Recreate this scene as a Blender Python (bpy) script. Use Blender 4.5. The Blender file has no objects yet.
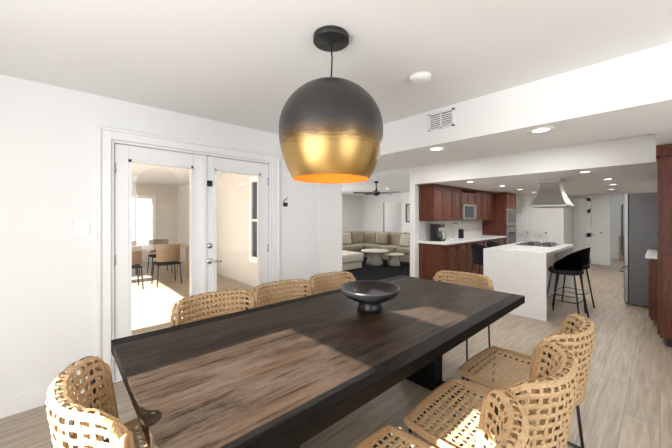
import bpy, bmesh, math, random
from mathutils import Vector, Matrix
random.seed(4)
S=bpy.context.scene
COL=S.collection
try:
    S.view_settings.view_transform='Standard'
    S.view_settings.look='None'
except Exception: pass

# ---------------------------------------------------------------- materials
def mat(name,col,rough=.5,metal=0,noise=0,nscale=(5,5,5),bump=0,emit=None,estr=0,spec=.5):
    m=bpy.data.materials.new(name); m.use_nodes=True
    nt=m.node_tree; b=nt.nodes['Principled BSDF']
    b.inputs['Base Color'].default_value=(*col,1)
    b.inputs['Roughness'].default_value=rough
    b.inputs['Metallic'].default_value=metal
    b.inputs['Specular IOR Level'].default_value=spec
    if emit:
        b.inputs['Emission Color'].default_value=(*emit,1)
        b.inputs['Emission Strength'].default_value=estr
    tc=nt.nodes.new('ShaderNodeTexCoord'); mp=nt.nodes.new('ShaderNodeMapping')
    mp.inputs['Scale'].default_value=nscale
    nz=nt.nodes.new('ShaderNodeTexNoise'); nz.inputs['Detail'].default_value=6
    nt.links.new(tc.outputs['Object'],mp.inputs[0]); nt.links.new(mp.outputs[0],nz.inputs[0])
    if noise:
        r=nt.nodes.new('ShaderNodeValToRGB')
        r.color_ramp.elements[0].position=.3; r.color_ramp.elements[1].position=.7
        r.color_ramp.elements[0].color=(*[c*(1-noise) for c in col],1)
        r.color_ramp.elements[1].color=(*[min(1,c*(1+noise)) for c in col],1)
        nt.links.new(nz.outputs[0],r.inputs[0]); nt.links.new(r.outputs[0],b.inputs['Base Color'])
    if bump:
        bp=nt.nodes.new('ShaderNodeBump'); bp.inputs['Strength'].default_value=bump; bp.inputs['Distance'].default_value=.01
        nt.links.new(nz.outputs[0],bp.inputs['Height']); nt.links.new(bp.outputs[0],b.inputs['Normal'])
    return m
M_wall=mat('wall_paint',(.85,.85,.85),.9)
M_ceil=mat('ceiling_paint',(.87,.87,.87),.9)
M_trim=mat('trim_paint',(.87,.87,.87),.35)
M_beige=mat('sunroom_paint',(.70,.65,.58),.9)
M_black=mat('black_metal',(.012,.012,.013),.45)
M_blackf=mat('black_fabric',(.018,.018,.022),.85,noise=.3,nscale=(60,60,60),bump=.2,spec=.2)
M_steel=mat('stainless',(.50,.49,.47),.3,1,noise=.06,nscale=(2,2,80))
M_fridge=mat('fridge_side',(.16,.16,.165),.5,.3,spec=.3)
M_fridged=mat('fridge_door_steel',(.30,.30,.30),.4,.9,noise=.05,nscale=(2,2,80))
M_darksteel=mat('dark_stainless',(.14,.14,.145),.35,.8)
M_chrome=mat('chrome',(.6,.6,.6),.2,1)
M_cab=mat('cherry_cabinet',(.12,.036,.020),.42,noise=.35,nscale=(12,12,1.5),spec=.3)
M_white=mat('quartz',(.86,.86,.86),.2,noise=.02,nscale=(3,3,3))
M_rattan=mat('rattan',(.50,.335,.18),.6,noise=.25,nscale=(30,30,30),bump=.2,spec=.2)
M_rattan2=mat('rattan_wrap',(.44,.28,.15),.6,noise=.3,nscale=(70,70,70),bump=.4,spec=.2)
M_sofa=mat('sofa_fabric',(.31,.27,.205),.9,noise=.1,nscale=(30,30,30),bump=.2,spec=.2)
M_sofal=mat('sofa_light_fabric',(.50,.46,.39),.9,noise=.08,nscale=(30,30,30),spec=.2)
M_rug=mat('rug_pile',(.012,.012,.013),.95,noise=.5,nscale=(8,8,8),bump=.5,spec=.05)
M_bowl=mat('bowl_black',(.012,.012,.013),.3,spec=.4)
M_art=mat('art_canvas',(.5,.5,.5),.8,noise=.6,nscale=(4,4,4))
M_backsp=mat('backsplash_tile',(.75,.74,.72),.3)
M_brassglow=mat('gold_inner_glow',(.75,.28,.05),.6,.2,emit=(1,.22,.02),estr=.4)  # orange emission puts the bulb's glow into the shade lining
M_glow=mat('lamp_glow',(1,1,1),.5,emit=(1,.95,.88),estr=9)
M_bulb=mat('bulb_glow',(1,.7,.4),.5,emit=(1,.5,.15),estr=6)
M_ltwood=mat('light_wood',(.42,.30,.2),.5,noise=.2,nscale=(20,2,20))
M_ground=mat('ground_paving',(.5,.47,.42),.9,noise=.1)
M_darkglass=mat('dark_glass',(.06,.07,.08),.08)

def glass():
    m=bpy.data.materials.new('window_glass'); m.use_nodes=True; nt=m.node_tree
    nt.nodes.clear(); o=nt.nodes.new('ShaderNodeOutputMaterial')
    t=nt.nodes.new('ShaderNodeBsdfTransparent'); g=nt.nodes.new('ShaderNodeBsdfGlossy'); g.inputs['Roughness'].default_value=.01
    f=nt.nodes.new('ShaderNodeFresnel'); f.inputs[0].default_value=1.5
    mx=nt.nodes.new('ShaderNodeMixShader')
    nt.links.new(f.outputs[0],mx.inputs[0]); nt.links.new(t.outputs[0],mx.inputs[1]); nt.links.new(g.outputs[0],mx.inputs[2]); nt.links.new(mx.outputs[0],o.inputs[0])
    return m
M_glass=glass()

def planks(name,c1,c2,mortar,width,length,rough,bumpd=.15,lo=(.68,.66,.64),hi=(1.1,1.1,1.1),sc=(22,1.6,22),rot=math.pi/2,spec=.5,patch=None,ior=1.5):
    m=bpy.data.materials.new(name); m.use_nodes=True; nt=m.node_tree; b=nt.nodes['Principled BSDF']
    tc=nt.nodes.new('ShaderNodeTexCoord'); mp=nt.nodes.new('ShaderNodeMapping'); mp.inputs['Rotation'].default_value=(0,0,rot)
    br=nt.nodes.new('ShaderNodeTexBrick'); br.inputs['Scale'].default_value=1
    br.inputs['Brick Width'].default_value=length; br.inputs['Row Height'].default_value=width
    br.inputs['Mortar Size'].default_value=.002; br.inputs['Color1'].default_value=(*c1,1); br.inputs['Color2'].default_value=(*c2,1)
    br.inputs['Mortar'].default_value=(*mortar,1); br.offset=.37
    nt.links.new(tc.outputs['Object'],mp.inputs[0]); nt.links.new(mp.outputs[0],br.inputs[0])
    mp2=nt.nodes.new('ShaderNodeMapping'); mp2.inputs['Scale'].default_value=sc
    nz=nt.nodes.new('ShaderNodeTexNoise'); nz.inputs['Detail'].default_value=8; nz.inputs['Scale'].default_value=1.5
    nz.inputs['Distortion'].default_value=.6
    nt.links.new(tc.outputs['Object'],mp2.inputs[0]); nt.links.new(mp2.outputs[0],nz.inputs[0])
    r=nt.nodes.new('ShaderNodeValToRGB'); r.color_ramp.elements[0].position=.3; r.color_ramp.elements[1].position=.7
    r.color_ramp.elements[0].color=(*lo,1); r.color_ramp.elements[1].color=(*hi,1)
    nt.links.new(nz.outputs[0],r.inputs[0])
    mx=nt.nodes.new('ShaderNodeMix'); mx.data_type='RGBA'; mx.blend_type='MULTIPLY'; mx.inputs[0].default_value=1
    nt.links.new(br.outputs[0],mx.inputs[6]); nt.links.new(r.outputs[0],mx.inputs[7])
    out=mx.outputs[2]
    if patch:
        n2=nt.nodes.new('ShaderNodeTexNoise'); n2.inputs['Scale'].default_value=1; n2.inputs['Detail'].default_value=12; n2.inputs['Roughness'].default_value=.8
        mp3=nt.nodes.new('ShaderNodeMapping'); mp3.inputs['Scale'].default_value=(11,3,11)
        nt.links.new(tc.outputs['Object'],mp3.inputs[0]); nt.links.new(mp3.outputs[0],n2.inputs[0])
        r2=nt.nodes.new('ShaderNodeMapRange'); r2.inputs[1].default_value=.46; r2.inputs[2].default_value=.62; r2.inputs[4].default_value=.75
        nt.links.new(n2.outputs[0],r2.inputs[0])
        m2=nt.nodes.new('ShaderNodeMix'); m2.data_type='RGBA'; nt.links.new(r2.outputs[0],m2.inputs[0])
        nt.links.new(out,m2.inputs[6]); m2.inputs[7].default_value=(*patch,1); out=m2.outputs[2]
    nt.links.new(out,b.inputs['Base Color'])
    b.inputs['Roughness'].default_value=rough; b.inputs['Specular IOR Level'].default_value=spec; b.inputs['IOR'].default_value=ior
    bp=nt.nodes.new('ShaderNodeBump'); bp.inputs['Strength'].default_value=bumpd; bp.inputs['Distance'].default_value=.003
    nt.links.new(nz.outputs[0],bp.inputs['Height']); nt.links.new(bp.outputs[0],b.inputs['Normal'])
    return m
M_floor=planks('oak_floor',(.48,.40,.315),(.42,.35,.27),(.26,.2,.15),.18,1.5,.42)
M_table=planks('espresso_wood',(.040,.026,.017),(.022,.016,.012),(.003,.003,.003),.14,6,.42,.35,lo=(.25,.24,.23),hi=(1.7,1.6,1.5),sc=(34,1.4,34),spec=.5,patch=(.062,.047,.036),ior=1.16)
M_tdark=mat('espresso_edge',(.008,.0075,.007),.42,noise=.4,nscale=(20,2,20),spec=.12)
M_tdark.node_tree.nodes['Principled BSDF'].inputs['IOR'].default_value=1.25

def pendant_mat():
    m=bpy.data.materials.new('pendant_shell'); m.use_nodes=True; nt=m.node_tree; b=nt.nodes['Principled BSDF']
    tc=nt.nodes.new('ShaderNodeTexCoord'); sp=nt.nodes.new('ShaderNodeSeparateXYZ'); nt.links.new(tc.outputs['Object'],sp.inputs[0])
    mp=nt.nodes.new('ShaderNodeMapping'); mp.inputs['Scale'].default_value=(1,1,5)
    nz=nt.nodes.new('ShaderNodeTexNoise'); nz.inputs['Scale'].default_value=16; nz.inputs['Detail'].default_value=8; nt.links.new(tc.outputs['Object'],mp.inputs[0]); nt.links.new(mp.outputs[0],nz.inputs[0])
    ad=nt.nodes.new('ShaderNodeMath'); ad.operation='MULTIPLY_ADD'; ad.inputs[1].default_value=.08
    nt.links.new(nz.outputs[0],ad.inputs[0]); nt.links.new(sp.outputs[2],ad.inputs[2])
    r=nt.nodes.new('ShaderNodeMapRange'); r.inputs[1].default_value=1.66; r.inputs[2].default_value=1.98
    nt.links.new(ad.outputs[0],r.inputs[0])
    cr=nt.nodes.new('ShaderNodeValToRGB'); cr.color_ramp.elements[0].color=(.58,.38,.14,1); cr.color_ramp.elements[1].color=(.020,.018,.017,1)
    cr.color_ramp.elements[0].position=.0; cr.color_ramp.elements[1].position=.82
    e=cr.color_ramp.elements.new(.5); e.color=(.45,.29,.11,1); e=cr.color_ramp.elements.new(.66); e.color=(.12,.07,.035,1)
    nt.links.new(r.outputs[0],cr.inputs[0]); nt.links.new(cr.outputs[0],b.inputs['Base Color'])
    mr=nt.nodes.new('ShaderNodeMapRange'); mr.inputs[1].default_value=.55; mr.inputs[2].default_value=.8; mr.inputs[3].default_value=1; mr.inputs[4].default_value=.0
    nt.links.new(r.outputs[0],mr.inputs[0]); nt.links.new(mr.outputs[0],b.inputs['Metallic'])
    b.inputs['Roughness'].default_value=.36
    return m
M_pend=pendant_mat()

# ---------------------------------------------------------------- helpers
def empty(name,loc=(0,0,0),rz=0):
    e=bpy.data.objects.new(name,None); e.location=loc; e.rotation_euler=(0,0,rz); COL.objects.link(e); return e
def obj(name,me,parent=None,mats=()):
    o=bpy.data.objects.new(name,me); COL.objects.link(o)
    for m in mats: me.materials.append(m)
    if parent: o.parent=parent
    return o
def box(name,x0,x1,y0,y1,z0,z1,m,parent=None,bev=0,seg=2):
    bm=bmesh.new()
    c=Vector(((x0+x1)/2,(y0+y1)/2,(z0+z1)/2))
    bmesh.ops.create_cube(bm,size=1,matrix=Matrix.Diagonal((abs(x1-x0),abs(y1-y0),abs(z1-z0),1)))
    if bev: bmesh.ops.bevel(bm,geom=bm.edges[:],offset=bev,segments=seg,affect='EDGES',profile=.5)
    bmesh.ops.translate(bm,verts=bm.verts,vec=c)
    me=bpy.data.meshes.new(name); bm.to_mesh(me); bm.free()
    o=obj(name,me,parent,[m])
    if bev and seg>2:
        for p in me.polygons: p.use_smooth=True
    return o
def multibox(name,boxes,m,parent=None,bev=0):
    bm=bmesh.new()
    for (x0,x1,y0,y1,z0,z1) in boxes:
        r=bmesh.ops.create_cube(bm,size=1,matrix=Matrix.Translation(((x0+x1)/2,(y0+y1)/2,(z0+z1)/2))@Matrix.Diagonal((abs(x1-x0),abs(y1-y0),abs(z1-z0),1)))
        if bev:
            es=list({e for v in r['verts'] for e in v.link_edges})
            bmesh.ops.bevel(bm,geom=es,offset=bev,segments=1,affect='EDGES')
    me=bpy.data.meshes.new(name); bm.to_mesh(me); bm.free()
    return obj(name,me,parent,[m])
def lathe(name,prof,m,parent=None,loc=(0,0,0),n=48,smooth=True):
    bm=bmesh.new(); rings=[]
    for r,z in prof:
        if r<1e-5: rings.append([bm.verts.new((loc[0],loc[1],loc[2]+z))])
        else: rings.append([bm.verts.new((loc[0]+r*math.cos(2*math.pi*i/n),loc[1]+r*math.sin(2*math.pi*i/n),loc[2]+z)) for i in range(n)])
    for a,b in zip(rings,rings[1:]):
        for i in range(n):
            j=(i+1)%n
            if len(a)==1 and len(b)==1: continue
            if len(a)==1: bm.faces.new((a[0],b[i],b[j]))
            elif len(b)==1: bm.faces.new((a[i],b[0],a[j]))
            else: bm.faces.new((a[i],b[i],b[j],a[j]))
    bmesh.ops.recalc_face_normals(bm,faces=bm.faces)
    me=bpy.data.meshes.new(name); bm.to_mesh(me); bm.free()
    if smooth:
        for p in me.polygons: p.use_smooth=True
    return obj(name,me,parent,[m])
def tube_bm(bm,pts,r,sides=6,closed=False):
    pts=[Vector(p) for p in pts]; n=len(pts); rings=[]; prev=None
    for i,p in enumerate(pts):
        if closed: t=pts[(i+1)%n]-pts[i-1]
        else: t=pts[min(i+1,n-1)]-pts[max(i-1,0)]
        t.normalize()
        if prev is None:
            a=Vector((0,0,1)) if abs(t.z)<.9 else Vector((1,0,0)); u=t.cross(a).normalized()
        else:
            u=(prev-t*prev.dot(t)).normalized()
        prev=u; w=t.cross(u)
        rings.append([bm.verts.new(p+u*r*math.cos(2*math.pi*k/sides)+w*r*math.sin(2*math.pi*k/sides)) for k in range(sides)])
    rng=range(n) if closed else range(n-1)
    for i in rng:
        a=rings[i]; b=rings[(i+1)%n]
        for k in range(sides):
            bm.faces.new((a[k],a[(k+1)%sides],b[(k+1)%sides],b[k]))
    if not closed:
        bm.faces.new(rings[0][::-1]); bm.faces.new(rings[-1])
def tubes(name,paths,r,m,parent=None,sides=8,closed=False):
    bm=bmesh.new()
    for p in paths: tube_bm(bm,p,r,sides,closed)
    me=bpy.data.meshes.new(name); bm.to_mesh(me); bm.free()
    for p in me.polygons: p.use_smooth=True
    return obj(name,me,parent,[m])
def join_mesh(name,objs):
    bm=bmesh.new(); mats=[]
    for o in objs:
        st=len(bm.faces); bm.from_mesh(o.data); bm.faces.ensure_lookup_table()
        m=o.data.materials[0]
        if m not in mats: mats.append(m)
        for f in bm.faces[st:]: f.material_index=mats.index(m)
    me=bpy.data.meshes.new(name); bm.to_mesh(me); bm.free()
    for m in mats: me.materials.append(m)
    for o in objs: bpy.data.objects.remove(o)
    return me

# ---------------------------------------------------------------- room shell
H=2.43; XL=-3.17; YB=-1.3
box('ground',-30,30,-30,30,-.4,-.2,M_ground)
multibox('floor',[(-12,2.7,YB-.06,14,-.2,0),(-12,XL-.05,-3.2,YB-.06,-.2,0)],M_floor)
multibox('ceiling',[(-12,2.7,YB-.06,14,H,H+.12),(-12,XL-.05,-3.2,YB-.06,H,H+.12)],M_ceil)
DY0,DY1,DZ=.33,1.88,2.08
multibox('wall_left',[(XL-.15,XL,YB,DY0,0,H),(XL-.15,XL,DY1,2.6,0,H),(XL-.15,XL,DY0,DY1,DZ,H),(XL-.15,XL+.03,2.6,3.03,0,H)],M_wall)
box('baseboard_left',XL,XL+.018,YB,.235,0,.13,M_trim,bev=.004)
box('baseboard_left_far',XL,XL+.018,1.975,2.6,0,.13,M_trim,bev=.004)
box('baseboard_pilaster',XL+.03,XL+.048,2.6,3.03,0,.13,M_trim,bev=.004)
box('ceiling_beam',XL-.15,2.6,2.6,3.5,2.10,H,M_ceil)
box('ceiling_kitchen',-3.4,.6,5.34,11.8,2.09,H,M_ceil)
box('trim_soffit_right',-.03,.6,3.5,5.34,2.21,H,M_ceil)
# back wall with windows (behind the camera)
wins=[(-1.51,-.84,[(.25,1.86),(2.155,2.33)]),(-.64,-.26,[(.25,1.80)])]
segs=[]
xs=[XL-.15]+[v for w in wins for v in w[:2]]+[2.6]
for i in range(0,len(xs),2): segs.append((xs[i],xs[i+1],YB-.06,YB,0,H))
for i,(a,b,op) in enumerate(wins):
    w=empty('window_%d'%(i+1)); z=0
    for n,(p,q) in enumerate(op):
        segs.append((a,b,YB-.06,YB,z,p)); z=q
        multibox('frame_%d'%n,[(a-.05,a,YB,YB+.02,p-.05,q+.05),(b,b+.05,YB,YB+.02,p-.05,q+.05),(a,b,YB,YB+.02,p-.05,p),(a,b,YB,YB+.02,q,q+.05)],M_trim,w)
        box('pane_%d'%n,a,b,YB-.035,YB-.03,p,q,M_glass,w)
    segs.append((a,b,YB-.06,YB,z,H))
multibox('wall_back',segs,M_wall)
box('wall_right',2.5,2.6,YB,3.5,0,H,M_wall)
box('wall_right_return',.72,2.6,3.5,3.6,0,H,M_wall)
box('wall_kitchen_right',.62,.72,3.5,14,0,H,M_wall)
box('wall_kitchen_left',-3.53,-3.41,5.36,10.5,0,H,M_wall)
box('wall_kitchen_back',-3.41,-1.85,10.5,10.62,0,2.09,M_wall)
box('wall_hall_side',-1.97,-1.85,10.62,11.8,0,H,M_wall)
multibox('wall_hall_back',[(-1.85,-.98,11.8,11.92,0,H),(-.98,-.35,11.8,11.92,2.03,H),(-.35,.6,11.8,11.92,0,H)],M_wall)
box('wall_hall_end',-1.2,.6,13.8,13.9,0,H,M_wall)
multibox('wall_living_back',[(-9.6,-8.3,10.5,10.62,0,H),(-8.3,-7.3,10.5,10.62,2.05,H),(-7.3,-3.53,10.5,10.62,0,H)],M_wall)
box('wall_living_end',-12,-3.52,12.2,12.3,0,H,M_wall)
multibox('wall_living_left',[(-9.72,-9.6,3.03,5,0,H),(-9.72,-9.6,7.5,10.62,0,H),(-9.72,-9.6,5,7.5,0,.4),(-9.72,-9.6,5,7.5,2.1,H)],M_wall)
box('wall_sunroom_side',-11,XL-.15,2.93,3.03,0,H,M_beige)
multibox('wall_sunroom_back',[(-11.1,-11,-3,1.3,0,H),(-11.1,-11,1.3,2.2,0,.5),(-11.1,-11,1.3,2.2,2.0,H),(-11.1,-11,2.2,3.03,0,H)],M_beige)
multibox('wall_sunroom_near',[(-11,-8.5,-3.1,-3,0,H),(-8.5,-4.5,-3.1,-3,0,.3),(-8.5,-4.5,-3.1,-3,2.2,H),(-4.5,XL-.15,-3.1,-3,0,H),(XL-.15,XL-.05,-3.1,YB,0,H)],M_beige)
w=empty('window_3')
box('pane',-5.62,-5.15,2.905,2.915,.62,2.12,M_darkglass,w)
multibox('frame',[(-5.72,-5.62,2.87,2.93,.5,2.24),(-5.15,-5.05,2.87,2.93,.5,2.24),(-5.62,-5.15,2.87,2.93,.5,.62),(-5.62,-5.15,2.87,2.93,2.12,2.24),(-5.62,-5.15,2.88,2.93,1.33,1.38)],M_trim,w)
w=empty('window_4')
multibox('frame',[(-11,-10.97,1.2,1.3,.4,2.1),(-11,-10.97,2.2,2.3,.4,2.1),(-11,-10.97,1.3,2.2,.4,.5),(-11,-10.97,1.3,2.2,2.0,2.1),(-11,-10.97,1.73,1.77,.5,2.0)],M_trim,w)
box('pane',-11.05,-11.045,1.3,2.2,.5,2.0,M_glass,w)

def french(name,y0,y1):
    d=empty(name); x0,x1=XL-.075,XL-.03
    s=.10
    multibox('frame',[(x0,x1,y0,y0+s,.01,DZ-.025),(x0,x1,y1-s,y1,.01,DZ-.025),(x0,x1,y0+s,y1-s,DZ-.15,DZ-.025),(x0,x1,y0+s,y1-s,.01,.33)],M_trim,d,bev=.004)
    multibox('glass_bead',[(x0-.004,x1+.01,y0+s,y0+s+.022,.33,DZ-.15),(x0-.004,x1+.01,y1-s-.022,y1-s,.33,DZ-.15),(x0-.004,x1+.01,y0+s,y1-s,.33,.352),(x0-.004,x1+.01,y0+s,y1-s,DZ-.172,DZ-.15)],M_trim,d)
    box('glass',XL-.055,XL-.05,y0+s,y1-s,.33,DZ-.15,M_glass,d)
    return d
d1=french('door_1',DY0+.027,1.101)
d2=french('door_2',1.109,DY1-.027)
tubes('hinges',[[(XL-.028,DY0+.03,z),(XL-.028,DY0+.03,z+.09)] for z in (.25,1.0,1.8)],.008,M_chrome,d1)
tubes('hinges',[[(XL-.028,DY1-.03,z),(XL-.028,DY1-.03,z+.09)] for z in (.25,1.0,1.8)],.008,M_chrome,d2)
lathe('lever_rose',[(0,0),(.03,0),(.03,.012),(0,.012)],M_chrome,d2,n=20).matrix_local=Matrix.Translation((XL-.03,1.16,.96))@Matrix.Rotation(math.pi/2,4,'Y')
tubes('lever',[[(XL-.03,1.16,.96),(XL+.03,1.16,.96),(XL+.035,1.18,.96),(XL+.035,1.26,.955)]],.009,M_chrome,d2)
lathe('deadbolt',[(0,0),(.03,0),(.027,.02),(0,.022)],M_chrome,d2,n=20).matrix_local=Matrix.Translation((XL-.03,1.16,1.12))@Matrix.Rotation(math.pi/2,4,'Y')
box('latch',XL-.03,XL-.012,1.135,1.185,1.74,1.80,M_black,d2,bev=.004)
box('astragal',XL-.03,XL-.010,1.085,1.125,.01,DZ-.025,M_trim,d2,bev=.003)
T=DZ+.09
multibox('trim_french_door',[(XL,XL+.020,DY0-.075,DY0,0,T-.015),(XL,XL+.020,DY1,DY1+.075,0,T-.015),(XL,XL+.020,DY0,DY1,DZ,T-.015),
   (XL,XL+.038,DY0-.095,DY0-.07,0,T),(XL,XL+.038,DY1+.07,DY1+.095,0,T),(XL,XL+.038,DY0-.07,DY1+.07,T-.025,T),
   (XL-.15,XL,DY0,DY0+.022,0,DZ),(XL-.15,XL,DY1-.022,DY1,0,DZ),(XL-.15,XL,DY0+.022,DY1-.022,DZ-.022,DZ),(XL-.15,XL,DY0+.022,DY1-.022,0,.01)],M_trim,bev=.004)
sw=empty('light_switch')
box('plate',XL,XL+.008,.09,.19,1.27,1.39,M_trim,sw,bev=.003)
multibox('rockers',[(XL+.008,XL+.013,.103,.133,1.3,1.36),(XL+.008,XL+.013,.147,.177,1.3,1.36)],M_white,sw)
hk=empty('wall_ornament')
tubes('loop',[[(XL+.006,2.1,1.66),(XL+.01,2.06,1.63),(XL+.01,2.04,1.61)]],.005,M_black,hk)
box('tag',XL+.002,XL+.02,2.04,2.10,1.55,1.60,M_black,hk,bev=.006)
vt=empty('air_vent')
vx0,vx1,vz0,vz1=-1.50,-1.25,2.235,2.395
multibox('frame',[(vx0,vx1,2.588,2.6,vz0,vz0+.018),(vx0,vx1,2.588,2.6,vz1-.018,vz1),(vx0,vx0+.018,2.588,2.6,vz0,vz1),(vx1-.018,vx1,2.588,2.6,vz0,vz1),((vx0+vx1)/2-.006,(vx0+vx1)/2+.006,2.588,2.6,vz0,vz1)],M_trim,vt)
box('cavity_shade',vx0+.01,vx1-.01,2.597,2.6,vz0+.01,vz1-.01,mat('vent_dark',(.10,.10,.10),.9),vt)  # flat dark panel; shade behind the louvers is put into its colour
multibox('louvers',[(vx0+.015,vx1-.015,2.589,2.596,vz0+.024+i*.0195,vz0+.035+i*.0195) for i in range(6)],M_trim,vt)
lathe('smoke_detector',[(0,0),(.075,0),(.075,-.022),(.055,-.04),(.03,-.043),(0,-.043)],M_trim,None,(-1.17,1.91,H))
lathe('fire_sprinkler',[(0,0),(.03,0),(.028,-.008),(.008,-.012),(.008,-.03),(.02,-.034),(0,-.036)],M_trim,None,(-.72,.98,H),n=20)

def recessed(x,y,z,p=9):
    e=empty('recessed_light',(x,y,z))
    lathe('trim_ring',[(.085,0),(.085,-.006),(.06,-.008),(.055,-.002)],M_trim,e,n=28)
    lathe('lens',[(0,-.003),(.056,-.003)],M_glow,e,n=28)
    L=bpy.data.lights.new('downlight','AREA'); L.shape='DISK'; L.size=.11; L.energy=p; L.color=(1,.97,.93)
    o=bpy.data.objects.new('downlight',L); COL.objects.link(o); o.parent=e; o.location=(0,0,-.012)
for x in (-1.51,-.63): recessed(x,2.76,2.10,3)
for x in (-2.6,-1.0): recessed(x,4.5,H,12)
for x,y in ((-2.45,5.75),(-.75,5.7),(-2.3,7.0),(-.62,7.1),(-2.3,8.2),(-.65,8.4),(-2.3,9.4),(-.8,9.8)): recessed(x,y,2.09,9)
for x,y in ((-4.4,5.0),(-6.6,5.0),(-4.4,8.6),(-6.6,8.6),(-8.4,6.6),(-5.4,6.0)): recessed(x,y,H,13)

# ---------------------------------------------------------------- pendant
pd=empty('pendant_lamp'); PX,PY=-1.25,1.12
def prof():
    out=[]
    zc=1.90; a=.288; up=.272; lo=.39; zb=1.632
    n=22
    for i in range(n+1):
        t=math.pi/2*(1-i/n); out.append((a*math.cos(t),zc+up*math.sin(t)))
    m=12; tm=math.asin((zc-zb)/lo)
    for i in range(1,m+1):
        t=tm*i/m; out.append((a*math.cos(t),zc-lo*math.sin(t)))
    return out
pr=prof()
lathe('shade',pr,M_pend,pd,(PX,PY,0),n=72)
lathe('shade_inner',[(max(0,r-.004),z-.003 if z>1.9 else z) for r,z in pr],M_brassglow,pd,(PX,PY,0),n=72)
lathe('shade_lip',[(pr[-1][0],pr[-1][1]),(pr[-1][0]-.002,pr[-1][1]-.002),(pr[-1][0]-.004,pr[-1][1])],M_brassglow,pd,(PX,PY,0),n=72)
lathe('canopy',[(0,0),(.098,0),(.1,-.004),(.1,-.03),(.096,-.034),(.02,-.036),(.016,-.05),(0,-.05)],M_black,pd,(PX,PY,H))
tubes('cord',[[(PX,PY,H-.04),(PX+.004,PY+.004,H-.12),(PX+.002,PY+.002,H-.2),(PX,PY,2.16)]],.0045,M_black,pd)
lathe('cap',[(0,.022),(.014,.02),(.02,0),(.026,-.01),(0,-.01)],M_black,pd,(PX,PY,2.172),n=24)
lathe('bulb',[(0,.07),(.018,.06),(.02,.02),(.045,-.03),(.05,-.06),(.035,-.09),(0,-.1)],M_bulb,pd,(PX,PY,2.0),n=24)
L=bpy.data.lights.new('bulb_light','POINT'); L.energy=2.6; L.color=(1,.5,.2); L.shadow_soft_size=.06
o=bpy.data.objects.new('bulb_light',L); COL.objects.link(o); o.parent=pd; o.location=(PX,PY,1.84)

# ---------------------------------------------------------------- table
TX0,TX1,TY0,TY1=-2.03,-.78,.21,2.91
tb=empty('dining_table')
box('top',TX0+.09,TX1-.09,TY0+.002,TY1-.002,.69,.75,M_table,tb)
box('border_left',TX0,TX0+.09,TY0,TY1,.69,.7505,M_tdark,tb,bev=.002)
box('border_right',TX1-.09,TX1,TY0,TY1,.69,.7505,M_tdark,tb,bev=.002)
multibox('apron',[(TX0+.12,TX1-.12,TY0+.2,TY0+.24,.6,.69),(TX0+.12,TX1-.12,TY1-.24,TY1-.2,.6,.69),(TX0+.12,TX0+.16,TY0+.2,TY1-.2,.6,.69),(TX1-.16,TX1-.12,TY0+.2,TY1-.2,.6,.69)],M_tdark,tb)
cx=(TX0+TX1)/2
for i,y in enumerate((TY0+.62,TY1-.62)):
    multibox('trestle_%d'%i,[(cx-.05-.12,cx+.17,y-.07,y+.07,.05,.6),(cx-.36,cx+.36,y-.06,y+.06,0,.06),(cx-.36,cx+.36,y-.06,y+.06,.55,.69)],M_tdark,tb,bev=.006)
box('stretcher',cx-.04,cx+.04,TY0+.68,TY1-.68,.2,.3,M_tdark,tb)
lathe('fruit_bowl',[(0,.002),(.085,.0),(.09,.006),(.085,.035),(.07,.06),(.075,.068),(.13,.08),(.185,.11),(.212,.15),(.216,.165),(.208,.165),(.195,.145),(.16,.11),(.1,.088),(0,.082)],M_bowl,None,(-1.42,1.65,.751),n=64)

# ---------------------------------------------------------------- rattan chair
def strip(bm,surf,fixed,span,w,off,n,axis):
    rows=[]
    for i in range(n+1):
        t=span[0]+(span[1]-span[0])*i/n
        def P(t,f): return surf(t,f) if axis=='u' else surf(f,t)
        e=1e-3
        c=P(t,fixed); du=(P(t+e,fixed)-P(t-e,fixed)); dv=(P(t,fixed+e)-P(t,fixed-e))
        nrm=du.cross(dv)
        if axis=='v': nrm=-nrm
        nrm.normalize()
        side=nrm.cross(du).normalized()
        o=c+nrm*off(i)
        th=.003
        rows.append([bm.verts.new(o+side*w-nrm*.0005),bm.verts.new(o+nrm*th),bm.verts.new(o-side*w-nrm*.0005),bm.verts.new(o-nrm*th)])
    for a,b in zip(rows,rows[1:]):
        for k in range(4):
            bm.faces.new((a[k],a[(k+1)%4],b[(k+1)%4],b[k]))
CW=.285
def backtop(u): 
    a=max(0,abs(u)-.76)/.24
    return .83-.075*(1-math.sqrt(max(0,1-a*a)))
def backsurf(u,v):
    uu=max(-1.0,min(1.0,u))
    x=CW*u; yc=-.285+.14*abs(uu)**2.6
    slope=.14*2.6*abs(uu)**1.6*(1 if uu>0 else -1)/CW
    nx,ny=-slope,1.0; L=math.hypot(nx,ny); nx/=L; ny/=L
    t=.030*(1-.5*abs(uu)**6)
    top=backtop(uu)-t; bot=.45
    if v<.44: s=v/.44; off=t; z=bot+s*(top-bot)
    elif v>.56: s=(1-v)/.44; off=-t; z=bot+s*(top-bot)
    else:
        a=math.pi*(v-.44)/.12; off=t*math.cos(a); z=top+t*math.sin(a)
    lean=-.05*(z-bot)/.38
    return Vector((x*(1+.04*(z-bot)/.38)+nx*off,yc+lean+ny*off,z))
def seatsurf(u,v):
    x=.275*u*math.sqrt(1-.12*v*v); y=.255*v*math.sqrt(1-.12*u*u)+.0
    return Vector((x,y,.455-.018*(1-u*u)*(1-v*v)))
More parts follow.
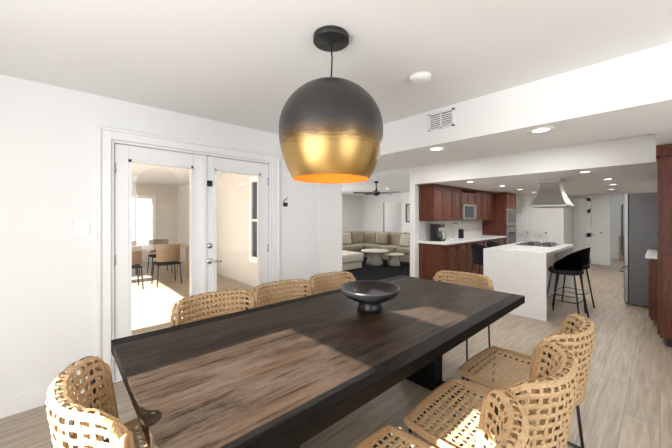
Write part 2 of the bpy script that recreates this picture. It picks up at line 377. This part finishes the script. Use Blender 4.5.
def build_chair_mesh():
    bm=bmesh.new()
    nu=16; nv=14
    A=.0022
    for i in range(nv):
        f=-1+2*(i+.5)/nv
        strip(bm,seatsurf,f,(-1,1),.0105,lambda k,i=i:A*math.cos(math.pi*(k/2+i)),nu*2,'u')
    for i in range(nu):
        f=-1+2*(i+.5)/nu
        strip(bm,seatsurf,f,(-1,1),.0075,lambda k,i=i:-A*math.cos(math.pi*(k/2+i)),nv*2,'v')
    nr=20; nc=18
    for i in range(nr):
        f=(i+.5)/nr
        strip(bm,backsurf,f,(-1,1),.0105,lambda k,i=i:A*math.cos(math.pi*(k/2+i)),nc*2,'u')
    for j in range(nc):
        f=-1+2*(j+.5)/nc
        strip(bm,backsurf,f,(0,1),.0075,lambda k,j=j:-A*math.cos(math.pi*(k/2+j)),nr*2,'v')
    w=bpy.data.meshes.new('w'); bm.to_mesh(w); bm.free(); o1=obj('w',w,None,[M_rattan])
    bm=bmesh.new()
    for s in (-1,1):
        tube_bm(bm,[backsurf(s,v/40) for v in range(0,41)],.011,8)
    tube_bm(bm,[backsurf(-1+2*i/40,0) for i in range(41)],.011,8)
    tube_bm(bm,[backsurf(-1+2*i/40,1) for i in range(41)],.011,8)
    per=[seatsurf(-1+2*i/14,-1) for i in range(14)]+[seatsurf(1,-1+2*i/14) for i in range(14)]+[seatsurf(1-2*i/14,1) for i in range(14)]+[seatsurf(-1,1-2*i/14) for i in range(14)]
    tube_bm(bm,per,.017,8,True)
    w=bpy.data.meshes.new('w'); bm.to_mesh(w); bm.free(); o2=obj('w',w,None,[M_rattan2])
    bm=bmesh.new()
    for s in (-1,1):
        tube_bm(bm,[(s*.24,.225,.445),(s*.25,.24,.2),(s*.255,.25,.009)],.009,8)
        tube_bm(bm,[(s*.25,-.225,.78),(s*.25,-.225,.6),(s*.25,-.235,.44),(s*.252,-.255,.2),(s*.255,-.275,.009)],.009,8)
        tube_bm(bm,[(s*.245,.235,.43),(s*.25,-.235,.43)],.008,8)
        tube_bm(bm,[(s*.255,.25,.009),(s*.255,-.275,.009)],.009,8)
    tube_bm(bm,[(-.24,.23,.43),(.24,.23,.43)],.008,8)
    tube_bm(bm,[(-.25,-.235,.43),(.25,-.235,.43)],.008,8)
    w=bpy.data.meshes.new('w'); bm.to_mesh(w); bm.free(); o3=obj('w',w,None,[M_black])
    me=join_mesh('dining_chair',[o1,o2,o3])
    for p in me.polygons: p.use_smooth=p.material_index>0
    return me
chair=build_chair_mesh()
def put_chair(x,y,rz):
    o=bpy.data.objects.new('dining_chair',chair); COL.objects.link(o); o.location=(x,y,0); o.rotation_euler=(0,0,rz)
for y in (.87,1.46,2.05): put_chair(-2.05,y,-math.pi/2)
put_chair(-.60,.86,math.pi/2+.03)
put_chair(-.58,1.47,math.pi/2+.02)
put_chair(-.60,2.09,math.pi/2-.03)
put_chair(-1.40,.335,0)
put_chair(-1.39,2.85,math.pi)

# ---------------------------------------------------------------- kitchen
def panel_door_boxes(axis,plane,a0,a1,z0,z1,out,th=.02,rail=.06):
    B=[]
    def bx(p,q,r,s,t0,t1):
        u0,u1=sorted((plane+out*t0,plane+out*t1))
        if axis=='x': B.append((u0,u1,p,q,r,s))
        else: B.append((p,q,u0,u1,r,s))
    bx(a0,a0+rail,z0,z1,0,th); bx(a1-rail,a1,z0,z1,0,th)
    bx(a0+rail,a1-rail,z0,z0+rail,0,th); bx(a0+rail,a1-rail,z1-rail,z1,0,th)
    bx(a0+rail,a1-rail,z0+rail,z1-rail,0,th*.4)
    if (a1-a0)>.3 and (z1-z0)>.3: bx(a0+rail+.03,a1-rail-.03,z0+rail+.03,z1-rail-.03,th*.4,th*.8)
    return B
kb=empty('base_cabinet')
box('carcass',-3.4,-2.82,5.5,8.75,.09,.88,M_cab,kb)
box('toe_kick',-3.4,-2.88,5.5,8.75,0,.09,M_black,kb)
B=[];Hn=[]
y=5.52
while y<8.6:
    B+=panel_door_boxes('x',-2.82,y,y+.44,.72,.87,1,rail=.035); B+=panel_door_boxes('x',-2.82,y,y+.44,.11,.70,1)
    Hn.append([(-2.79,y+.15,.80),(-2.775,y+.16,.80),(-2.775,y+.28,.80),(-2.79,y+.29,.80)])
    y+=.46
B+=panel_door_boxes('y',5.5,-3.36,-2.86,.11,.85,-1,rail=.07)
multibox('doors',B,M_cab,kb,bev=.002)
tubes('pulls',Hn,.006,M_chrome,kb,6)
box('countertop',-3.4,-2.78,5.46,8.75,.88,.92,M_white,kb,bev=.004)
box('wall_backsplash',-3.408,-3.402,5.5,8.75,.93,1.33,M_backsp)
fx=empty('kitchen_faucet')
tubes('spout',[[(-3.2,6.5,.93),(-3.2,6.5,1.2),(-3.15,6.5,1.27),(-3.05,6.5,1.27),(-3.02,6.5,1.2)]],.012,M_chrome,fx)
lathe('base',[(0,.03),(.025,.03),(.03,0),(0,0)],M_chrome,fx,(-3.2,6.5,.92),n=20)
cm=empty('coffee_maker')
multibox('body',[(-3.3,-3.05,5.75,5.95,.92,.96),(-3.3,-3.2,5.75,5.95,.96,1.2),(-3.3,-3.06,5.75,5.95,1.2,1.27)],M_black,cm,bev=.008)
lathe('carafe',[(0,0),(.05,0),(.062,.05),(.05,.12),(.04,.14),(0,.14)],M_darkglass,cm,(-3.12,5.85,.965),n=24)
for i,(y,r,h) in enumerate(((6.05,.05,.17),(6.18,.045,.14),(7.0,.06,.2))):
    cn=empty('canister')
    lathe('jar',[(0,0),(r,0),(r,h),(r*.9,h+.01),(0,h+.01)],(M_white,M_steel,M_blackf)[i],cn,(-3.2,y,.92),n=24)
    lathe('lid',[(r*.95,h+.01),(r*.95,h+.025),(.012,h+.03),(.012,h+.045),(0,h+.045)],M_ltwood,cn,(-3.2,y,.92),n=24)
uc=empty('upper_cabinet')
box('carcass_a',-3.4,-3.09,5.5,6.75,1.34,2.05,M_cab,uc)
box('carcass_b',-3.4,-3.09,6.75,7.5,1.72,2.0,M_cab,uc)
box('carcass_c',-3.4,-3.09,7.5,8.75,1.34,2.05,M_cab,uc)
B=[]
for y0 in (5.51,5.93,6.34): B+=panel_door_boxes('x',-3.09,y0,y0+.40,1.35,2.04,1)
for y0 in (6.76,7.13): B+=panel_door_boxes('x',-3.09,y0,y0+.36,1.73,1.99,1,rail=.05)
for y0 in (7.51,7.93,8.34): B+=panel_door_boxes('x',-3.09,y0,y0+.40,1.35,2.04,1)
B+=panel_door_boxes('y',5.5,-3.38,-3.1,1.36,2.03,-1,rail=.05)
B.append((-3.4,-3.05,5.47,8.75,2.05,2.088))
multibox('doors',B,M_cab,uc,bev=.002)
mw=empty('microwave')
box('body',-3.39,-3.03,6.77,7.48,1.36,1.715,M_steel,mw,bev=.006)
box('window',-3.03,-3.024,6.82,7.28,1.42,1.67,M_darkglass,mw)
tubes('handle',[[(-3.03,7.33,1.4),(-3.0,7.33,1.42),(-3.0,7.33,1.66),(-3.03,7.33,1.68)]],.008,M_chrome,mw)
ov=empty('wall_oven_cabinet')
box('carcass',-3.4,-2.8,8.77,9.6,0,2.085,M_cab,ov)
for i,(z0,z1) in enumerate(((.55,1.15),(1.18,1.65))):
    box('oven_%d'%i,-2.8,-2.775,8.83,9.54,z0,z1,M_steel,ov,bev=.005)
    box('oven_glass_%d'%i,-2.775,-2.77,8.9,9.47,z0+.1,z1-.14,M_darkglass,ov)
    tubes('oven_handle_%d'%i,[[(-2.775,8.9,z1-.08),(-2.73,8.91,z1-.08),(-2.73,9.46,z1-.08),(-2.775,9.47,z1-.08)]],.01,M_chrome,ov)
multibox('doors',panel_door_boxes('x',-2.8,8.79,9.18,1.68,2.05,1)+panel_door_boxes('x',-2.8,9.19,9.58,1.68,2.05,1)+panel_door_boxes('x',-2.8,8.79,9.58,.1,.52,1),M_cab,ov,bev=.002)

isl=empty('kitchen_island')
IX0,IX1,IY0,IY1=-1.87,-1.05,4.86,6.8
box('countertop',IX0,IX1,IY0,IY1,.88,.93,M_white,isl,bev=.003)
box('waterfall_front',IX0,IX1,IY0,IY0+.05,0,.88,M_white,isl,bev=.003)
box('waterfall_back',IX0,IX1,IY1-.05,IY1,0,.88,M_white,isl,bev=.003)
box('body',-1.66,-1.32,IY0+.05,IY1-.05,0,.88,M_white,isl)
box('cooktop',-1.72,-1.2,5.9,6.6,.93,.938,M_darkglass,isl,bev=.003)
for i,(x,y) in enumerate(((-1.59,6.07),(-1.34,6.07),(-1.59,6.43),(-1.34,6.43))):
    tubes('grate_%d'%i,[[(x-.1,y,.955),(x+.1,y,.955)],[(x,y-.1,.955),(x,y+.1,.955)],[(x-.08,y-.08,.938),(x-.08,y-.08,.958),(x+.08,y-.08,.958),(x+.08,y-.08,.938)],[(x-.08,y+.08,.938),(x-.08,y+.08,.958),(x+.08,y+.08,.958),(x+.08,y+.08,.938)]],.006,M_black,isl,6)
hd=empty('range_hood'); hx,hy=-1.32,6.5
def frustum(name,secs,m,parent):
    bm=bmesh.new(); R=[]
    for (a,b,z) in secs: R.append([bm.verts.new((hx+sx*a,hy+sy*b,z)) for sx,sy in ((-1,-1),(1,-1),(1,1),(-1,1))])
    for p,q in zip(R,R[1:]):
        for k in range(4): bm.faces.new((p[k],p[(k+1)%4],q[(k+1)%4],q[k]))
    bm.faces.new(R[0][::-1]); bm.faces.new(R[-1])
    me=bpy.data.meshes.new(name); bm.to_mesh(me); bm.free(); return obj(name,me,parent,[m])
frustum('canopy',[(.27,.32,1.60),(.27,.32,1.63),(.235,.28,1.68),(.185,.21,1.79),(.15,.165,1.93),(.135,.15,2.03)],M_steel,hd)
frustum('collar',[(.16,.175,2.03),(.16,.175,2.09)],M_steel,hd)
frustum('filter',[(.22,.27,1.592),(.22,.27,1.6)],M_darksteel,hd)

def build_stool():
    parts=[]
    bm=bmesh.new()
    n=28; rows=[]
    for j in range(9):
        v=j/8; row=[]
        for i in range(n+1):
            ph=math.radians(-115+230*i/n)
            top=.66+.30*(1-.65*(abs(i/n-.5)*2)**2)
            k=.75+.25*v**.5
            row.append(bm.verts.new((.225*k*math.sin(ph),-.21*k*math.cos(ph),.64+v*(top-.64))))
        rows.append(row)
    for a,b in zip(rows,rows[1:]):
        for i in range(n): bm.faces.new((a[i],a[i+1],b[i+1],b[i]))
    bmesh.ops.solidify(bm,geom=bm.faces[:],thickness=.03)
    me=bpy.data.meshes.new('s'); bm.to_mesh(me); bm.free(); parts.append(obj('s',me,None,[M_blackf]))
    parts.append(lathe('s',[(0,.62),(.16,.62),(.195,.635),(.205,.66),(.195,.69),(.15,.7),(0,.7)],M_blackf,n=32))
    L=[]
    for sx in(-1,1):
        for sy in(-1,1): L.append([(sx*.13,sy*.13,.63),(sx*.21,sy*.21,0)])
    parts.append(tubes('s',L,.011,M_black))
    q=.178
    parts.append(tubes('s',[[(-q,-q,.26),(q,-q,.26),(q,q,.26),(-q,q,.26)]],.009,M_black,closed=True))
    me=join_mesh('bar_stool',parts)
    for p in me.polygons: p.use_smooth=True
    return me
stool=build_stool()
for x,y,r in ((-.91,5.28,math.pi/2),(-.93,5.95,math.pi/2),(-2.04,5.35,-math.pi/2),(-2.04,6.05,-math.pi/2)):
    o=bpy.data.objects.new('bar_stool',stool); COL.objects.link(o); o.location=(x,y,0); o.rotation_euler=(0,0,r+random.uniform(-.15,.15))

fr=empty('refrigerator')
fx0=-.40
box('body',fx0+.06,.55,6.75,7.65,.02,1.80,M_fridge,fr,bev=.005)
multibox('feet',[(fx0+.1,fx0+.15,6.8,6.85,0,.03),(fx0+.1,fx0+.15,7.5,7.55,0,.03),(.45,.5,6.8,6.85,0,.03),(.45,.5,7.5,7.55,0,.03)],M_black,fr)
box('door_left',fx0,fx0+.055,6.755,7.195,.62,1.80,M_fridged,fr,bev=.008)
box('door_right',fx0,fx0+.055,7.205,7.645,.62,1.80,M_fridged,fr,bev=.008)
box('freezer_drawer',fx0,fx0+.055,6.755,7.645,.05,.61,M_fridged,fr,bev=.008)
tubes('handles',[[(fx0,7.16,.75),(fx0-.05,7.16,.78),(fx0-.05,7.16,1.62),(fx0,7.16,1.65)],[(fx0,7.24,.75),(fx0-.05,7.24,.78),(fx0-.05,7.24,1.62),(fx0,7.24,1.65)],[(fx0,6.85,.52),(fx0-.05,6.88,.52),(fx0-.05,7.52,.52),(fx0,7.55,.52)]],.011,M_darksteel,fr)
pn=empty('pantry_cabinet')
box('carcass',0.0,.6,4.86,5.6,0.09,2.085,M_cab,pn)
box('toe',.05,.6,4.9,5.6,0,.09,M_black,pn)
B=panel_door_boxes('y',4.86,.02,.58,.12,1.0,-1,rail=.08)+panel_door_boxes('y',4.86,.02,.58,1.03,2.06,-1,rail=.08)
for y0 in (4.87,5.24): B+=panel_door_boxes('x',0,y0,y0+.35,.12,1.2,-1)+panel_door_boxes('x',0,y0,y0+.35,1.22,2.06,-1)
multibox('doors',B,M_cab,pn,bev=.002)
multibox('crown',[(-.03,.6,4.82,5.33,2.085,2.205)],M_cab,pn,bev=.004)
rb=empty('base_cabinet')
box('carcass',-.08,.6,5.62,6.7,.09,.88,M_cab,rb)
box('toe',-.02,.6,5.62,6.7,0,.09,M_black,rb)
B=[]
for y0 in (5.63,5.99,6.34): B+=panel_door_boxes('x',-.08,y0,y0+.34,.12,.69,-1)+panel_door_boxes('x',-.08,y0,y0+.34,.71,.86,-1,rail=.03)
multibox('doors',B,M_cab,rb,bev=.002)
box('countertop',-.13,.6,5.62,6.72,.88,.92,M_white,rb,bev=.004)
ur=empty('upper_cabinet')
box('carcass',.25,.6,5.62,6.7,1.36,2.085,M_cab,ur)
multibox('doors',panel_door_boxes('x',.25,5.63,6.15,1.38,2.06,-1)+panel_door_boxes('x',.25,6.17,6.69,1.38,2.06,-1),M_cab,ur)

def sixpanel(name,x0,x1,y,knob=True):
    d=empty(name); W=x1-x0; c=(x0+x1)/2; z1=2.0
    s=.1*min(1,W/.7)
    B=[(x0,x0+s,y-.04,y,.01,z1),(x1-s,x1,y-.04,y,.01,z1),(c-s/2,c+s/2,y-.04,y,.01,z1)]
    for a,b in ((.01,.2),(.82,.95),(1.55,1.65),(1.9,z1)): B.append((x0+s,x1-s,y-.04,y,a,b))
    multibox('stiles',B,M_trim,d,bev=.003)
    P=[]
    for a,b in ((.2,.82),(.95,1.55),(1.65,1.9)):
        for p,q in ((x0+s,c-s/2),(c+s/2,x1-s)):
            P.append((p,q,y-.015,y-.005,a,b)); P.append((p+.03,q-.03,y-.032,y-.014,a+.03,b-.03))
    multibox('panels',P,M_trim,d,bev=.002)
    if knob: lathe('knob',[(0,0),(.025,0),(.01,.01),(.01,.03),(.025,.045),(.02,.06),(0,.065)],M_chrome,d,n=18).matrix_local=Matrix.Translation((x1-.06,y-.04,.96))@Matrix.Rotation(math.pi/2,4,'X')
    return d
sixpanel('door_3',-3.12,-2.665,10.495); sixpanel('door_4',-2.65,-2.2,10.495)
multibox('trim_1',[(-3.2,-3.12,10.47,10.5,0,2.07),(-2.2,-2.12,10.47,10.5,0,2.07),(-3.12,-2.2,10.47,10.5,2.0,2.07)],M_trim)
sixpanel('door_5',-1.8,-1.12,11.795)
multibox('trim_2',[(-1.12,-1.05,11.77,11.8,0,2.07),(-1.8,-1.12,11.77,11.8,2.0,2.07),(-1.05,-.98,11.77,11.8,0,2.1),(-.35,-.28,11.77,11.8,0,2.1),(-.98,-.35,11.77,11.8,2.03,2.1)],M_trim)
box('console_cabinet',-.9,-.4,13.3,13.7,0,.8,M_ltwood)
box('baseboard_kitchen_left',-3.53,-3.41,5.345,5.36,0,.12,M_trim)

# ---------------------------------------------------------------- living room
def cush(name,x0,x1,y0,y1,z0,z1,m,p,b=.05): return box(name,x0,x1,y0,y1,z0,z1,m,p,bev=b,seg=4)
sf=empty('sectional_sofa')
cush('base_back',-7.9,-4.3,7.85,8.75,.02,.30,M_sofa,sf,.03)
cush('base_left',-7.9,-7.0,5.6,7.85,.02,.30,M_sofa,sf,.03)
for i in range(4): cush('seat_%d'%i,-7.0+i*.66,-6.36+i*.66,7.8,8.5,.28,.46,M_sofa,sf)
for i in range(4): cush('backrest_%d'%i,-7.0+i*.66,-6.36+i*.66,8.4,8.68,.42,.9,M_sofa,sf,.07)
cush('corner',-7.7,-7.02,7.8,8.5,.28,.46,M_sofa,sf); cush('corner_back',-7.75,-7.0,8.42,8.68,.42,.9,M_sofa,sf,.07)
for i in range(3): cush('lseat_%d'%i,-7.6,-6.95,5.65+i*.71,6.34+i*.71,.28,.46,M_sofa,sf)
for i in range(4): cush('lback_%d'%i,-7.85,-7.55,5.65+i*.71,6.34+i*.71,.42,.9,M_sofa,sf,.07)
cush('arm_right',-4.36,-4.1,7.82,8.75,.02,.62,M_sofa,sf); cush('arm_left',-7.9,-7.0,5.36,5.6,.02,.62,M_sofa,sf)
cush('rear_back',-7.9,-4.3,8.66,8.8,.02,.76,M_sofa,sf); cush('rear_left',-8,-7.83,5.4,8.8,.02,.76,M_sofa,sf)
for i,(x,y,r) in enumerate(((-6.6,8.28,.2),(-5.6,8.26,-.15),(-4.6,8.28,.3),(-7.4,7.3,1.3))):
    c=cush('pillow_%d'%i,-.21,.21,-.07,.07,-.2,.2,M_sofal if i%2 else M_sofa,sf,.06); c.location=(x,y,.66); c.rotation_euler=(-.25,0,r)
ot=empty('ottoman')
cush('cushion',-6.5,-5.55,5.35,6.2,.2,.44,M_sofal,ot); cush('base',-6.46,-5.59,5.39,6.16,.016,.22,M_sofal,ot,.02)
ct=empty('coffee_table')
for i,(x,y,r,h) in enumerate(((-5.75,6.9,.42,.42),(-5.25,7.15,.30,.34))):
    lathe('top_%d'%i,[(0,h),(r-.01,h),(r,h-.01),(r,h-.03),(r-.01,h-.04),(0,h-.04)],M_sofal,ct,(x,y,.015),n=36)
    lathe('drum_%d'%i,[(r*.55,h-.04),(r*.5,h*.5),(r*.62,.0),(0,0)],M_sofal,ct,(x,y,.015),n=36)
box('area_rug',-7.0,-4.0,4.75,7.84,0,.015,M_rug,bev=.005)
fan=empty('ceiling_fan'); FX,FY=-5.45,6.6
lathe('motor',[(0,-.22),(.03,-.22),(.03,-.28),(.1,-.3),(.11,-.36),(.06,-.4),(0,-.41)],M_black,fan,(FX,FY,H),n=24)
lathe('canopy',[(0,0),(.07,0),(.05,-.05),(.015,-.06),(.015,-.24),(0,-.24)],M_black,fan,(FX,FY,H),n=24)
for i in range(5):
    b=box('blade_%d'%i,.09,.66,-.06,.06,-.004,.004,M_black,fan,bev=.003); b.location=(FX,FY,H-.33); b.rotation_euler=(.2,0,i*2*math.pi/5+.3)
pc=empty('framed_picture')
multibox('frame',[(-7.1,-7.05,10.47,10.5,1.2,1.95),(-6.25,-6.2,10.47,10.5,1.2,1.95),(-7.05,-6.25,10.47,10.5,1.2,1.25),(-7.05,-6.25,10.47,10.5,1.9,1.95)],M_black,pc)
box('canvas',-7.05,-6.25,10.485,10.499,1.25,1.9,M_art,pc)

# ---------------------------------------------------------------- sunroom furniture
def simple_table(name,x,y,m):
    t=empty(name)
    box('top',x-.5,x+.5,y-.8,y+.8,.71,.75,m,t,bev=.01)
    multibox('legs',[(x+sx*.42-.025,x+sx*.42+.025,y+sy*.7-.025,y+sy*.7+.025,0,.71) for sx in(-1,1) for sy in(-1,1)],m,t)
simple_table('patio_table',-7.9,1.5,M_ltwood)
def pchair():
    parts=[multibox('p',[(-.22,.22,-.22,.22,.42,.46)],M_blackf,bev=.01)]
    parts.append(tubes('p',[[(sx*.2,sy*.2,.43),(sx*.23,sy*.23,0)] for sx in(-1,1) for sy in(-1,1)],.012,M_black))
    bm=bmesh.new(); rows=[]
    for j in range(5):
        rows.append([bm.verts.new((.24*math.sin(math.radians(a)),-.05-.2*math.cos(math.radians(a)),.5+j*.085)) for a in range(-70,71,14)])
    for a,b in zip(rows,rows[1:]):
        for i in range(len(a)-1): bm.faces.new((a[i],a[i+1],b[i+1],b[i]))
    bmesh.ops.solidify(bm,geom=bm.faces[:],thickness=.02)
    me=bpy.data.meshes.new('p'); bm.to_mesh(me); bm.free(); parts.append(obj('p',me,None,[M_ltwood]))
    return join_mesh('patio_chair',parts)
pcm=pchair()
for x,y,r in ((-7.15,1.0,math.pi/2),(-7.15,1.7,math.pi/2),(-8.65,1.2,-math.pi/2),(-8.65,1.9,-math.pi/2),(-7.9,.45,0)):
    o=bpy.data.objects.new('patio_chair',pcm); COL.objects.link(o); o.location=(x,y,0); o.rotation_euler=(0,0,r)

# ---------------------------------------------------------------- lights
w=bpy.data.worlds.new('World'); S.world=w; w.use_nodes=True
nt=w.node_tree; bg=nt.nodes['Background']
bg.inputs[0].default_value=(.80,.90,1,1); bg.inputs[1].default_value=2.0
sun=bpy.data.lights.new('sun','SUN'); sun.energy=38; sun.angle=.006; sun.color=(1,.95,.88)
so=bpy.data.objects.new('sun',sun); COL.objects.link(so)
d=Vector((0,math.cos(math.radians(25)),-math.sin(math.radians(25))))
so.rotation_euler=d.to_track_quat('-Z','Y').to_euler()
def area(name,loc,dirv,sx,sy,e,col=(.93,.975,1)):
    L=bpy.data.lights.new(name,'AREA'); L.shape='RECTANGLE'; L.size=sx; L.size_y=sy; L.energy=e; L.color=col
    o=bpy.data.objects.new(name,L); COL.objects.link(o); o.location=loc; o.rotation_euler=Vector(dirv).to_track_quat('-Z','Z').to_euler()
area('daylight_window_back',(-.6,YB+.06,1.3),(0,1,0),2.2,1.9,54)
area('fill_right',(2.42,.8,1.3),(-1,0,0),2.6,2.0,64)  # added fill lamp for the dining area; this wall has no window
area('fill_living',(-9.5,6.2,1.3),(1,0,0),2.4,1.7,120)  # added fill lamp brightening the living room, at an unseen wall opening
area('daylight_sunroom',(-6.5,-2.9,1.3),(0,1,0),3.8,1.8,75)

# ---------------------------------------------------------------- camera
cam=bpy.data.cameras.new('camera'); co=bpy.data.objects.new('camera',cam); COL.objects.link(co)
co.location=(0,0,1.42); co.rotation_euler=(math.pi/2,0,math.radians(47.2))
cam.sensor_width=36; cam.lens=36*300/672; cam.shift_y=-7/672; cam.clip_start=.05
S.camera=co
